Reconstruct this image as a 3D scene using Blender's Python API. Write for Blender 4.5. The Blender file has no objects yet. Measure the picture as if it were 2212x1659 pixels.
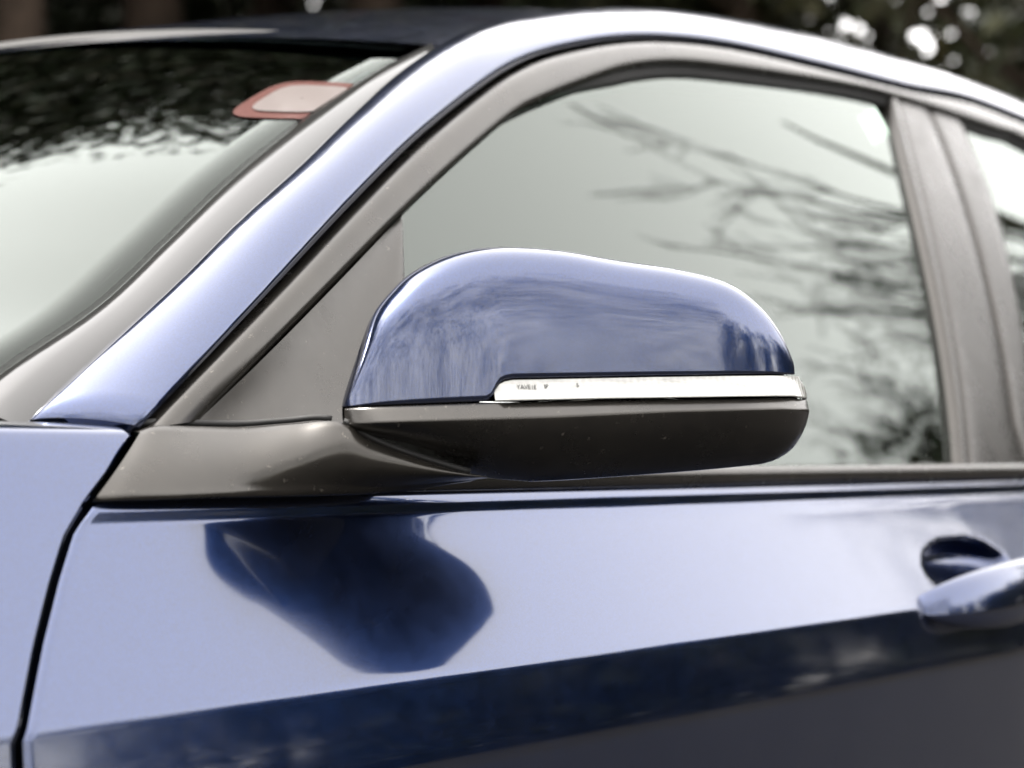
import bpy, math, random
import numpy as np
from mathutils import Vector, noise as mnoise
R = math.radians
SC = bpy.context.scene

# ------------------------------------------------------------------ camera
CAM = Vector((-0.50, -0.63, 0.97))          # half a metre ahead of the door gap, beside the front wing
YAW, PITCH = R(38.0), R(2.42)                # heading measured from the car's long axis
FPX, W0, H0 = 3800.0, 2212.0, 1659.0
cd = bpy.data.cameras.new('camera'); cam = bpy.data.objects.new('camera', cd)
SC.collection.objects.link(cam); SC.camera = cam
cd.sensor_width = 36.0; cd.lens = 36.0 * FPX / W0
cd.clip_start = 0.05; cd.clip_end = 2000
vdir = Vector((math.cos(YAW) * math.cos(PITCH), math.sin(YAW) * math.cos(PITCH), math.sin(PITCH)))
cam.location = CAM
cam.rotation_euler = vdir.to_track_quat('-Z', 'Y').to_euler()
cd.dof.use_dof = True; cd.dof.focus_distance = 0.95; cd.dof.aperture_fstop = 6.5
cd.dof.aperture_blades = 0

# ------------------------------------------------------------------ sky and sun
SUN_EL, SUN_AZ = R(56), R(122)     # hazy sun beyond the far side of the car: the near flank lies in open shade
wd = bpy.data.worlds.new('World'); SC.world = wd; wd.use_nodes = True
nt = wd.node_tree; nt.nodes.clear()
sky = nt.nodes.new('ShaderNodeTexSky'); sky.sky_type = 'NISHITA'; sky.sun_disc = False
sky.sun_elevation = SUN_EL
sky.sun_rotation = math.pi / 2 - SUN_AZ
sky.air_density = 1.0; sky.dust_density = 4.0; sky.ozone_density = 1.0; sky.altitude = 100
hsv = nt.nodes.new('ShaderNodeHueSaturation'); hsv.inputs['Saturation'].default_value = 0.30
bg = nt.nodes.new('ShaderNodeBackground'); bg.inputs['Strength'].default_value = 0.15
wo = nt.nodes.new('ShaderNodeOutputWorld')
veil = nt.nodes.new('ShaderNodeMix'); veil.data_type = 'RGBA'; veil.inputs[0].default_value = 0.52      # bright even cloud veil
veil.inputs[7].default_value = (9.3, 8.85, 8.35, 1)
nt.links.new(sky.outputs[0], hsv.inputs['Color']); nt.links.new(hsv.outputs[0], veil.inputs[6]); nt.links.new(veil.outputs[2], bg.inputs[0]); nt.links.new(bg.outputs[0], wo.inputs[0])
sl = bpy.data.lights.new('sun', 'SUN'); sl.energy = 1.5; sl.angle = R(10); sl.color = (1, 0.95, 0.88)
so = bpy.data.objects.new('sun', sl); SC.collection.objects.link(so)
sdir = Vector((math.cos(SUN_AZ) * math.cos(SUN_EL), math.sin(SUN_AZ) * math.cos(SUN_EL), math.sin(SUN_EL)))
so.rotation_euler = sdir.to_track_quat('Z', 'Y').to_euler()
so.location = sdir * 30
SC.view_settings.view_transform = 'Standard'; SC.view_settings.look = 'None'
SC.view_settings.gamma = 1.0; SC.view_settings.use_curve_mapping = False
SC.view_settings.exposure = 2.2
SC.cycles.max_bounces = 8; SC.cycles.transparent_max_bounces = 16
SC.cycles.caustics_reflective = False; SC.cycles.caustics_refractive = False
SC.cycles.use_denoising = True

# ------------------------------------------------------------------ helpers
rightv = Vector((math.sin(YAW), -math.cos(YAW), 0))
upv = rightv.cross(vdir)
def ray(px, py):
    return (vdir * FPX + rightv * (px - W0 / 2) + upv * (H0 / 2 - py)).normalized()
def on(px, py, fy):
    """point of the surface y = fy(x, z) that lies along a sight line (used to measure the car's own curves)"""
    d = ray(px, py)
    lo, hi = 0.25, 6.0
    for _ in range(60):
        m = (lo + hi) / 2; p = CAM + d * m
        if p.y < fy(p.x, p.z): lo = m
        else: hi = m
    return CAM + d * hi
def spline(pts, n):
    """Catmull-Rom through pts, n samples spaced by arc length"""
    P = [Vector(p) for p in pts]
    P = [P[0] * 2 - P[1]] + P + [P[-1] * 2 - P[-2]]
    out = []
    for i in range(1, len(P) - 2):
        for k in range(24):
            t = k / 24
            a, b, c, d = P[i - 1], P[i], P[i + 1], P[i + 2]
            out.append(0.5 * ((2 * b) + (c - a) * t + (2 * a - 5 * b + 4 * c - d) * t * t + (3 * b - a - 3 * c + d) * t ** 3))
    out.append(P[-2])
    L = [0]
    for i in range(1, len(out)): L.append(L[-1] + (out[i] - out[i - 1]).length)
    res = []; j = 0
    for k in range(n):
        s = L[-1] * k / (n - 1)
        while j < len(L) - 2 and L[j + 1] < s: j += 1
        f = (s - L[j]) / max(1e-9, L[j + 1] - L[j])
        res.append(out[j].lerp(out[j + 1], min(1, max(0, f))))
    return res
def interp(tab, x):
    xs = [t[0] for t in tab]; ys = [t[1] for t in tab]
    return float(np.interp(x, xs, ys))

def link(name, me, mat=None, parent=None, smooth=True):
    o = bpy.data.objects.new(name, me); SC.collection.objects.link(o)
    if mat and not me.materials: me.materials.append(mat)
    if parent: o.parent = parent
    if smooth:
        me.polygons.foreach_set('use_smooth', [True] * len(me.polygons))
    return o
def mesh(name, v, f):
    me = bpy.data.meshes.new(name); me.from_pydata([tuple(p) for p in v], [], f); me.update(); return me
def grid(name, rows, mat, parent=None, thick=0.0, off=0.0, closed=False, smooth=True, flip=False):
    m, n = len(rows), len(rows[0])
    v = [p for r in rows for p in r]; f = []
    for i in range(m - 1):
        for j in range(n if closed else n - 1):
            k = (j + 1) % n
            q = (i * n + j, i * n + k, (i + 1) * n + k, (i + 1) * n + j)
            f.append(q[::-1] if flip else q)
    o = link(name, mesh(name, v, f), mat, parent, smooth)
    if thick:
        s = o.modifiers.new('thickness', 'SOLIDIFY'); s.thickness = thick; s.offset = off
        s.use_even_offset = False
    return o
def mirrored(o, name=None, parent=None):
    """the same part on the other flank"""
    c = o.copy(); c.data = o.data.copy()
    me = c.data
    n = len(me.vertices); co = np.empty(n * 3); me.vertices.foreach_get('co', co)
    co = co.reshape(-1, 3); co[:, 1] = 2 * YC - co[:, 1]; me.vertices.foreach_set('co', co.ravel())
    me.flip_normals(); me.update()
    c.parent = parent if parent else o.parent
    c.name = name or o.name.split('.')[0]
    SC.collection.objects.link(c); return c
class MB:
    def __init__(s): s.v = []; s.f = []
    def box(s, lo, hi):
        b = len(s.v)
        for z in (lo[2], hi[2]):
            for y in (lo[1], hi[1]):
                for x in (lo[0], hi[0]): s.v.append((x, y, z))
        s.f += [tuple(b + i for i in q) for q in ((0, 2, 3, 1), (4, 5, 7, 6), (0, 1, 5, 4), (2, 6, 7, 3), (0, 4, 6, 2), (1, 3, 7, 5))]
        return s
    def tube(s, pts, rad, n=12, caps=True):
        P = [Vector(p) for p in pts]
        if not hasattr(rad, '__len__'): rad = [rad] * len(P)
        b = len(s.v); ref = None
        for i, p in enumerate(P):
            t = (P[min(i + 1, len(P) - 1)] - P[max(i - 1, 0)]).normalized()
            if ref is None: ref = t.orthogonal().normalized()
            ref = (ref - t * ref.dot(t)).normalized(); w = t.cross(ref)
            for k in range(n):
                a = 2 * math.pi * k / n
                s.v.append(tuple(p + (ref * math.cos(a) + w * math.sin(a)) * rad[i]))
        for i in range(len(P) - 1):
            for k in range(n):
                s.f.append((b + i * n + k, b + i * n + (k + 1) % n, b + (i + 1) * n + (k + 1) % n, b + (i + 1) * n + k))
        if caps:
            s.f.append(tuple(b + k for k in range(n))[::-1]); s.f.append(tuple(b + (len(P) - 1) * n + k for k in range(n)))
        return s
    def lathe(s, prof, c, axis='y', n=40):
        b = len(s.v)
        for (r, h) in prof:
            for k in range(n):
                a = 2 * math.pi * k / n
                if axis == 'y': s.v.append((c[0] + r * math.cos(a), c[1] + h, c[2] + r * math.sin(a)))
                else: s.v.append((c[0] + r * math.cos(a), c[1] + r * math.sin(a), c[2] + h))
        for i in range(len(prof) - 1):
            for k in range(n):
                s.f.append((b + i * n + k, b + i * n + (k + 1) % n, b + (i + 1) * n + (k + 1) % n, b + (i + 1) * n + k))
        return s
    def build(s, name, mat, parent=None, smooth=False, bevel=0.0):
        o = link(name, mesh(name, s.v, s.f), mat, parent, smooth)
        if bevel:
            m = o.modifiers.new('bevel', 'BEVEL'); m.width = bevel; m.segments = 3; m.limit_method = 'ANGLE'
            o.data.polygons.foreach_set('use_smooth', [True] * len(o.data.polygons))
        return o
def tag(o, label, cat, group=None):
    o['label'] = label; o['category'] = cat
    if group: o['group'] = group
    return o

# ------------------------------------------------------------------ materials
def mat(name, **kw):
    m = bpy.data.materials.new(name); m.use_nodes = True
    p = m.node_tree.nodes['Principled BSDF']
    for k, v in kw.items():
        p.inputs[k.replace('_', ' ')].default_value = (*v, 1) if isinstance(v, tuple) else v
    return m
def N(m, t): return m.node_tree.nodes.new(t)
def L(m, a, b): m.node_tree.links.new(a, b)
def nz(m, scale, detail=3, rough=0.5, coord='Object', stretch=None):
    tc = N(m, 'ShaderNodeTexCoord'); t = N(m, 'ShaderNodeTexNoise')
    t.inputs['Scale'].default_value = scale; t.inputs['Detail'].default_value = detail; t.inputs['Roughness'].default_value = rough
    src = tc.outputs[coord]
    if stretch:
        mp = N(m, 'ShaderNodeMapping'); mp.inputs['Scale'].default_value = stretch
        L(m, src, mp.inputs[0]); src = mp.outputs[0]
    L(m, src, t.inputs['Vector']); return t.outputs['Fac']
def rng(m, fac, a, b, lo=0.3, hi=0.7):
    r = N(m, 'ShaderNodeMapRange'); r.inputs['From Min'].default_value = lo; r.inputs['From Max'].default_value = hi
    r.inputs['To Min'].default_value = a; r.inputs['To Max'].default_value = b
    L(m, fac, r.inputs['Value']); return r.outputs[0]
def ramp(m, fac, stops):
    r = N(m, 'ShaderNodeValToRGB'); e = r.color_ramp.elements
    while len(e) < len(stops): e.new(0.5)
    for i, (p, c) in enumerate(stops): e[i].position = p; e[i].color = (*c, 1)
    L(m, fac, r.inputs[0]); return r.outputs[0]
def bump(m, fac, strength, dist):
    b = N(m, 'ShaderNodeBump'); b.inputs['Strength'].default_value = strength; b.inputs['Distance'].default_value = dist
    L(m, fac, b.inputs['Height']); return b.outputs[0]
def P(m): return m.node_tree.nodes['Principled BSDF']

# blue metallic paint under clear coat, with a thin film of road dust
PAINT = mat('blue_metallic_paint', Metallic=0.95, Roughness=0.22, Coat_Weight=1.0, Coat_Roughness=0.02, Coat_IOR=1.78)
fl = nz(PAINT, 900, 2, 0.6)
L(PAINT, ramp(PAINT, fl, [(0.3, (0.0055, 0.016, 0.064)), (0.7, (0.012, 0.031, 0.106))]), P(PAINT).inputs['Base Color'])
L(PAINT, rng(PAINT, nz(PAINT, 9, 5, 0.65), 0.03, 0.085), P(PAINT).inputs['Coat Roughness'])
L(PAINT, rng(PAINT, nz(PAINT, 60, 4, 0.7), 0.19, 0.26), P(PAINT).inputs['Roughness'])
dm = N(PAINT, 'ShaderNodeMixShader'); dd = N(PAINT, 'ShaderNodeBsdfDiffuse'); dd.inputs[0].default_value = (0.30, 0.29, 0.28, 1)
L(PAINT, rng(PAINT, nz(PAINT, 14, 7, 0.72), 0.0, 0.008, 0.45, 0.75), dm.inputs[0])
L(PAINT, P(PAINT).outputs[0], dm.inputs[1]); L(PAINT, dd.outputs[0], dm.inputs[2]); L(PAINT, dm.outputs[0], PAINT.node_tree.nodes['Material Output'].inputs[0])
# satin black plastic of mirror foot, window frame and trims
PLASTIC = mat('satin_black_plastic', Base_Color=(0.028, 0.026, 0.024), Roughness=0.36, Specular_IOR_Level=0.65, Specular_Tint=(1.0, 0.965, 0.92))
L(PLASTIC, rng(PLASTIC, nz(PLASTIC, 35, 5, 0.7), 0.19, 0.30), P(PLASTIC).inputs['Roughness'])
pb_ = ramp(PLASTIC, nz(PLASTIC, 22, 6, 0.75), [(0.35, (0.008, 0.0075, 0.007)), (0.75, (0.020, 0.018, 0.015))])
sp_ = ramp(PLASTIC, nz(PLASTIC, 190, 4, 0.62), [(0.66, (0, 0, 0)), (0.74, (0.07, 0.064, 0.055))])
ad_ = N(PLASTIC, 'ShaderNodeMix'); ad_.data_type = 'RGBA'; ad_.blend_type = 'ADD'; ad_.inputs[0].default_value = 1.0
L(PLASTIC, pb_, ad_.inputs[6]); L(PLASTIC, sp_, ad_.inputs[7]); L(PLASTIC, ad_.outputs[2], P(PLASTIC).inputs['Base Color'])
L(PLASTIC, bump(PLASTIC, nz(PLASTIC, 1800, 2, 0.5), 0.12, 0.0002), P(PLASTIC).inputs['Normal'])
GLOSSBLACK = mat('gloss_black_trim', Base_Color=(0.018, 0.017, 0.016), Roughness=0.14, Specular_IOR_Level=0.45, Specular_Tint=(1.0, 0.94, 0.88))
L(GLOSSBLACK, rng(GLOSSBLACK, nz(GLOSSBLACK, 28, 5, 0.7), 0.22, 0.36), P(GLOSSBLACK).inputs['Roughness'])
RUBBER = mat('black_rubber', Base_Color=(0.012, 0.012, 0.012), Roughness=0.7)
FRIT = mat('black_glass_border', Base_Color=(0.02, 0.02, 0.02), Roughness=0.12, Specular_IOR_Level=0.8)
DARK = mat('dark_interior_cloth', Base_Color=(0.025, 0.025, 0.027), Roughness=0.85)
L(DARK, ramp(DARK, nz(DARK, 300, 2), [(0.3, (0.018, 0.018, 0.02)), (0.7, (0.035, 0.035, 0.038))]), P(DARK).inputs['Base Color'])
HEADLINER = mat('grey_headliner', Base_Color=(0.25, 0.24, 0.22), Roughness=0.9)
CHROME = mat('bright_metal', Base_Color=(0.75, 0.75, 0.76), Metallic=1.0, Roughness=0.12)
TYRE = mat('tyre_rubber', Base_Color=(0.02, 0.02, 0.02), Roughness=0.8)
STICKER_RED = mat('red_sticker_print', Base_Color=(0.10, 0.05, 0.045), Roughness=0.06, Specular_IOR_Level=0.9)
STICKER_WHITE = mat('white_sticker', Base_Color=(0.16, 0.14, 0.135), Roughness=0.06, Specular_IOR_Level=0.9)
MARK = mat('moulded_lens_marks', Base_Color=(0.05, 0.05, 0.05), Roughness=0.5)
def glass(name, tint, ior=1.5, rough=0.0):
    m = bpy.data.materials.new(name); m.use_nodes = True; nt = m.node_tree; nt.nodes.remove(nt.nodes['Principled BSDF'])
    fr = N(m, 'ShaderNodeFresnel'); fr.inputs['IOR'].default_value = ior
    tr = N(m, 'ShaderNodeBsdfTransparent'); tr.inputs[0].default_value = (*tint, 1)
    gl = N(m, 'ShaderNodeBsdfGlossy'); gl.inputs['Roughness'].default_value = rough; gl.inputs['Color'].default_value = (0.93, 1.0, 0.95, 1)
    mx = N(m, 'ShaderNodeMixShader')
    L(m, fr.outputs[0], mx.inputs[0]); L(m, tr.outputs[0], mx.inputs[1]); L(m, gl.outputs[0], mx.inputs[2])
    L(m, mx.outputs[0], nt.nodes['Material Output'].inputs[0])
    return m
GLASS = glass('green_tinted_glass', (0.72, 0.82, 0.76), 1.72)
SCREEN = glass('windscreen_glass', (0.72, 0.82, 0.76), 1.54)
LENS = mat('clear_lamp_lens', Base_Color=(0.80, 0.80, 0.77), Roughness=0.10, Specular_IOR_Level=0.9, Coat_Weight=1.0, Coat_Roughness=0.02)
L(LENS, ramp(LENS, nz(LENS, 60, 3, 0.6, stretch=(1, 1, 6)), [(0.3, (0.30, 0.30, 0.28)), (0.7, (0.46, 0.46, 0.44))]), P(LENS).inputs['Base Color'])
wv = N(LENS, 'ShaderNodeTexWave'); wv.inputs['Scale'].default_value = 95.0; wv.bands_direction = 'X'
tcw = N(LENS, 'ShaderNodeTexCoord'); L(LENS, tcw.outputs['Object'], wv.inputs['Vector'])
L(LENS, bump(LENS, wv.outputs['Fac'], 0.25, 0.0006), P(LENS).inputs['Normal'])
MIRROR = mat('mirror_silver', Base_Color=(0.85, 0.87, 0.88), Metallic=1.0, Roughness=0.01)

# ------------------------------------------------------------------ ground
def noise_mat(name, c1, c2, scale, rough=0.9, detail=6, bstr=0.0, bd=0.01, coord='Object'):
    m = mat(name, Roughness=rough, Specular_IOR_Level=0.15)
    f = nz(m, scale, detail, 0.7, coord)
    L(m, ramp(m, f, [(0.3, c1), (0.7, c2)]), P(m).inputs['Base Color'])
    if bstr: L(m, bump(m, f, bstr, bd), P(m).inputs['Normal'])
    return m
GROUND = noise_mat('forest_ground', (0.012, 0.011, 0.006), (0.032, 0.026, 0.014), 1.3, bstr=0.6, bd=0.05)
ASPHALT = noise_mat('asphalt', (0.012, 0.012, 0.013), (0.030, 0.028, 0.026), 40, bstr=0.4, bd=0.004)
g = grid('ground', [[(-600, -600, 0), (600, -600, 0)], [(-600, 600, 0), (600, 600, 0)]], GROUND, smooth=False); g['kind'] = 'structure'
g = MB().box((-14, -5.5, -0.2), (22, 4.2, 0.006)).build('parking_area', ASPHALT); g['kind'] = 'structure'

# ================================================================== the car
YC = 0.855                                   # centre line of the car
CHAR_Z = 0.857
def yb(x):
    """plan shape of the flank at the belt line"""
    y = 0.028 * max(0, 0.95 - x) ** 2
    if x > 1.7: y += 0.030 * (x - 1.7) ** 2
    return y
# how far each height of the door leans back (degrees), integrated into a section
TILT = [(0.05, -40), (0.20, -35), (0.26, -10), (0.33, 6), (0.42, 10), (0.50, 4), (0.60, -1), (0.70, -3), (0.78, -2), (0.805, 1),
        (0.812, 5), (0.822, 8), (0.840, 9), (0.852, 9), (0.8550, 11), (0.8585, 26), (0.862, 27), (0.88, 26), (0.91, 25), (0.930, 25), (0.9385, 20),
        (0.9410, 4), (0.9450, 3), (0.9470, 24), (0.953, 40), (0.975, 50)]
_zs = np.arange(0.05, 1.02, 0.0005)
_t = np.interp(_zs, [a for a, b in TILT], [b for a, b in TILT])
k_ = np.ones(5) / 5; _t = np.convolve(np.pad(_t, 2, mode='edge'), k_, 'valid')
_y = np.concatenate([[0], np.cumsum(np.tan(np.radians(_t[1:])) * 0.0005)])
_y -= np.interp(0.952, _zs, _y)
_yc = float(np.interp(CHAR_Z, _zs, _y))
TILTW = [t for t in TILT if t[0] < 0.931] + [(0.955, 22), (0.975, 26), (0.99, 40)]
_tw = np.interp(_zs, [a for a, b in TILTW], [b for a, b in TILTW])
_yw = np.concatenate([[0], np.cumsum(np.tan(np.radians(_tw[1:])) * 0.0005)])
_yw += np.interp(0.90, _zs, _y) - np.interp(0.90, _zs, _yw)
def FW(x, z): return yb(x) + float(np.interp(z, _zs, _yw))
HX, HZ = 0.862, 0.880                        # finger recess behind the door handle
def F(x, z):
    """outer skin of the flank: y at (x, z)"""
    k = 1 + 0.30 * min(1, max(0, (x - 0.1) / 0.8))
    y = yb(x) + (float(np.interp(z, _zs, _y)) * k if z > CHAR_Z else float(np.interp(z, _zs, _y)) + (k - 1) * _yc)
    q = ((x - HX) / 0.078) ** 2 + ((z - HZ) / 0.025) ** 2
    if q < 1: y += 0.034 * (1 - q) ** 0.55 if q > 0 else 0.034
    return y
ZG = 0.955
def G(x, z):
    """surface of the side windows"""
    h = z - ZG
    return yb(x) + 0.012 + 0.300 * h + 0.36 * h * abs(h)
def off(f, d): return lambda x, z: f(x, z) + d

car = bpy.data.objects.new('parked_car', None); SC.collection.objects.link(car)
tag(car, 'blue metallic saloon car with black window trim, parked before a dark wood', 'car')

def panel(name, xf, xr, zb, zt, nx, zrows, parent=car, flange=0.014, f=F, matl=PAINT, xdense=None):
    """flank panel between two edge curves xf(z), xr(z); its edges are folded inwards"""
    rows = []
    for t in zrows:
        row = []
        for j in range(nx + 1):
            s = j / nx
            # zb / zt may depend on x; iterate once for the slanted edges
            z = zb(0.5) * (1 - t) + zt(0.5) * t
            for _ in range(3):
                x = xf(z) * (1 - s) + xr(z) * s
                z = zb(x) * (1 - t) + zt(x) * t
            row.append(Vector((x, f(x, z), z)))
        a, b = row[0], row[-1]
        row = [a + Vector((0.003, flange, 0)), a + Vector((0.0004, 0.0022, 0))] + row + [b + Vector((-0.0004, 0.0022, 0)), b + Vector((-0.003, flange, 0))]
        rows.append(row)
    rows = [[p + Vector((0, flange, 0)) for p in rows[0]]] + rows
    rows.append([p + Vector((0, flange, -0.002)) for p in rows[-1]])
    o = grid(name, rows, matl, parent)
    return o
def zlist(lo, hi):
    """row heights: close together around the crease and the bead below the window"""
    a = list(np.linspace(lo, 0.80, 26)) + list(np.linspace(0.804, 0.85, 14)) + list(np.linspace(0.8515, 0.864, 26)) + list(np.linspace(0.867, 0.932, 30)) + list(np.linspace(0.934, hi, 26))
    return [(z - lo) / (hi - lo) for z in a]

# --- shut lines, measured on the flank
gap_pts = [on(px, py, FW) for px, py in [(292, 941), (268, 975), (243, 1018), (196, 1080), (152, 1155), (121, 1255), (86, 1395), (41, 1605)]]
gap_z = [p.z for p in gap_pts][::-1]; gap_x = [p.x for p in gap_pts][::-1]
def gapx(z):
    if z < gap_z[0]: return gap_x[0] + (z - gap_z[0]) * 0.05
    return float(np.interp(z, gap_z, gap_x))
shut_px = [(1996, 215), (2046, 340), (2076, 425), (2106, 515), (2136, 625), (2151, 700)]
shut_pts = [on(px, py, G) for px, py in shut_px]
sz = [p.z for p in shut_pts][::-1]; sx = [p.x for p in shut_pts][::-1]
_sa = np.polyfit(sz, sx, 2)
def shutx(z):
    if z > 1.0: return float(np.polyval(_sa, z))
    x1 = float(np.polyval(_sa, 1.0)); return x1 + 0.02 * (z - 1.0)
GAP = 0.0022
DOORTOP = 0.9525
door = panel('front_door', lambda z: gapx(z) + GAP, lambda z: shutx(z) - GAP, lambda x: 0.30, lambda x: DOORTOP, 230, zlist(0.30, DOORTOP))
rdoor = panel('rear_door', lambda z: shutx(z) + GAP, lambda z: 2.02 if z > 0.75 else 2.02 - 0.25 * (0.75 - z), lambda x: 0.30, lambda x: DOORTOP, 70, zlist(0.30, DOORTOP))
rows = []
RWX = 2.33
for z in list(np.linspace(0.30, 0.80, 26)) + list(np.linspace(0.804, 0.85, 8)) + list(np.linspace(0.852, 0.864, 10)) + list(np.linspace(0.867, 0.985, 20)):
    row = []
    for j in range(91):
        x = (2.02 if z > 0.75 else 2.02 - 0.25 * (0.75 - z)) + 2 * GAP; x = x + (3.28 - x) * j / 90
        arch = max(0.30, math.sqrt(max(0, 0.35 ** 2 - (x - RWX) ** 2)) + 0.33)
        zz = arch + (z - 0.30) * (0.80 - arch) / 0.50 if z < 0.80 else z
        row.append(Vector((x, FW(x, zz) + 0.3 * _yc * min(1, max(0, (zz - 0.2) / 0.1)) * (1 if zz < CHAR_Z else max(0, (0.985 - zz) / (0.985 - CHAR_Z))), zz)))
    rows.append(row)
quart = grid('rear_quarter_panel', rows, PAINT, car)
# front wing: flank with wheel arch, rolled over to the bonnet line
WHX = -0.52
WT = gap_pts[0].z
def wing_drop(x): return -0.11 * (max(0, -x - 0.05) / 1.1) ** 1.7
rows = []
nxw = 120
zw = [0.30 + t * (0.93 - 0.30) for t in zlist(0.30, 0.953) if 0.30 + t * 0.653 < 2][:70]
zw = list(np.linspace(0.30, 0.80, 26)) + list(np.linspace(0.804, 0.85, 14)) + list(np.linspace(0.8515, 0.864, 26)) + list(np.linspace(0.867, WT, 34))
for z in zw + [WT + 0.001 * k for k in range(1, 9)]:
    row = []; k = max(0.0, (z - WT) / 0.008); z = min(z, WT)
    for j in range(nxw + 1):
        s = 1 - (1 - j / nxw) ** 1.3
        x = -1.22 * (1 - s) + (gapx(z) - GAP) * s
        zb_ = max(0.30, math.sqrt(max(0, 0.35 ** 2 - (x - WHX) ** 2)) + 0.33)
        zz = zb_ + (z - 0.30) * (WT - zb_) / (WT - 0.30) if z < 0.80 and zb_ < 0.79 else z
        y = FW(x, zz)
        zz += wing_drop(x) * max(0, (zz - 0.6) / (WT - 0.6))
        if k > 0:
            a = k * R(80); r_ = 0.012
            y += 0.006 * k + r_ * 1.6 * (1 - math.cos(a)) + 0.012 * max(0, k - 0.5); zz += r_ * 0.55 * math.sin(a)
        row.append(Vector((x, y, zz)))
    b = row[-1]
    row += [b + Vector((-0.0004, 0.0022, 0)), b + Vector((-0.003, 0.014, 0))]
    rows.append(row)
wing = grid('front_wing', rows, PAINT, car)
wing_edge = [r for r in rows[-1]]
rows = [[Vector((x, yb(x) + 0.060, z)) for x in np.linspace(-0.06, 0.10, 12)] for z in (0.90, 0.95, 0.985)] + [[Vector((x, yb(x) + 0.12, 0.975)) for x in np.linspace(-0.06, 0.10, 12)]]
cw = grid('pillar_foot_seal', rows, RUBBER, car, thick=0.01, off=-1); mirrored(cw)

# --- A pillar, roof rail, window frame: curves measured on the window surface
seam = [on(px, py, off(G, -0.004)) for px, py in [(303, 922), (425, 795), (600, 610), (750, 450), (900, 300), (1050, 180), (1130, 132), (1206, 106), (1331, 84), (1456, 83), (1606, 103), (1806, 150), (1956, 188), (2136, 228)]]
seam += [Vector((1.85, G(1.85, 1.372) - 0.004, 1.372)), Vector((2.2, G(2.2, 1.27) - 0.004, 1.27)), Vector((2.5, G(2.5, 1.10) - 0.004, 1.10))]
outer_px = [(66, 906), (150, 820), (375, 615), (500, 490), (625, 380), (740, 268), (850, 168), (950, 100)]
outer = [on(px, py, off(G, 0.035)) for px, py in outer_px]
rail_px = [(1030, 66), (1106, 52), (1256, 32), (1406, 30), (1606, 55), (1806, 97), (2006, 160), (2212, 238)]
rail = [on(px, py, off(G, 0.045)) for px, py in rail_px]
rail += [Vector((2.1, 0.31, 1.425)), Vector((2.4, 0.30, 1.33)), Vector((2.68, 0.27, 1.15))]
NB = 120
def by_x(pts, xs):
    c = spline(pts, 400); X = [p.x for p in c]
    return [Vector((x, float(np.interp(x, X, [p.y for p in c])), float(np.interp(x, X, [p.z for p in c])))) for x in xs]
SEAM = spline(seam, NB); OUTER = spline(outer + rail, NB)
# match the two edges of the band by a skewed running position so that the cross lines stay square
rows = []
for k in range(NB):
    a = SEAM[k]; b = OUTER[k]
    t = (SEAM[min(k + 1, NB - 1)] - SEAM[max(k - 1, 0)]).normalized()
    n = t.cross(b - a).normalized()
    if n.y > 0: n = -n
    row = [a + Vector((0, 0.022, -0.004)), a + Vector((0, 0.002, 0))]
    for q in range(13):
        s_ = q / 12
        row.append(a.lerp(b, s_) + n * (0.013 * min(1, 0.25 + k / 14) * (4 * s_ * (1 - s_)) ** 0.75 if 0 < s_ < 1 else 0))
    row.append(b + Vector((0, 0.006, -0.014)))
    rows.append(row)
rows = [[p + Vector((-0.002, 0.012, -0.010)) for p in rows[0]], [p + Vector((-0.0002, 0.0006, -0.0006)) for p in rows[0]]] + rows
pillar = grid('roof_pillar', rows, PAINT, car)
mirrored(pillar)

# --- windscreen with its border
trim_px = [(-125, 905), (0, 800), (200, 665), (350, 525), (500, 380), (640, 268), (760, 188), (850, 138), (925, 103)]
trim = [on(px, py, off(G, 0.075)) for px, py in trim_px]
NW = 40
TRIM = spline(trim, NW)
OUT_A = spline(outer, NW)
rows = [[OUT_A[k] + Vector((0, 0.004, -0.004)), OUT_A[k].lerp(TRIM[k], 0.35) + Vector((-0.004, 0, 0.002)), OUT_A[k].lerp(TRIM[k], 0.7) + Vector((-0.003, 0, 0.002)), TRIM[k] + Vector((0, 0.004, 0.001)), TRIM[k] + Vector((0.004, 0.010, -0.012))] for k in range(NW)]
st = grid('windscreen_side_trim', rows, FRIT, car); mirrored(st)
def cross(p, bow, crown, n, e=0.0):
    row = []
    for j in range(n + 1):
        q = -1 + 2 * j / n; w = 1 - abs(q) ** 2.3
        row.append(Vector((p.x - bow * w, YC + (YC - p.y) * q, p.z + crown * w)))
    return row
rows = [cross(TRIM[k] + Vector((0, -0.002, -0.003)), 0.15 - 0.07 * (k / (NW - 1)), 0.052 * (k / (NW - 1)) ** 1.5, 48) for k in range(NW)]
scr = grid('windscreen', rows, SCREEN, car, thick=0.005)
SCR_ROWS = rows
# header trim between glass and roof, and the roof skin
hp = TRIM[-1]
rows = [cross(hp + Vector((dx, 0, dz)), 0.08, 0.052, 48) for dx, dz in ((-0.006, -0.002), (-0.002, 0.003), (0.006, 0.006), (0.014, 0.006))]
grid('windscreen_header_trim', rows, RUBBER, car)
rc = [outer[-1]] + rail
ROOF = spline(rc, 70); rows = []
for k, p in enumerate(ROOF):
    f_ = k / 69
    rows.append(cross(p + Vector((0.020, 0.004, 0.004)), 0.082 * (1 - f_) ** 1.5 - 0.10 * max(0, f_ - 0.75) * 2, 0.050 - 0.008 * f_, 48))
roof = grid('roof', rows, PAINT, car)
rows = [[q + Vector((0.02, 0, -0.035)) for q in r] for r in rows]
grid('roof_lining', rows, HEADLINER, car)

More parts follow.
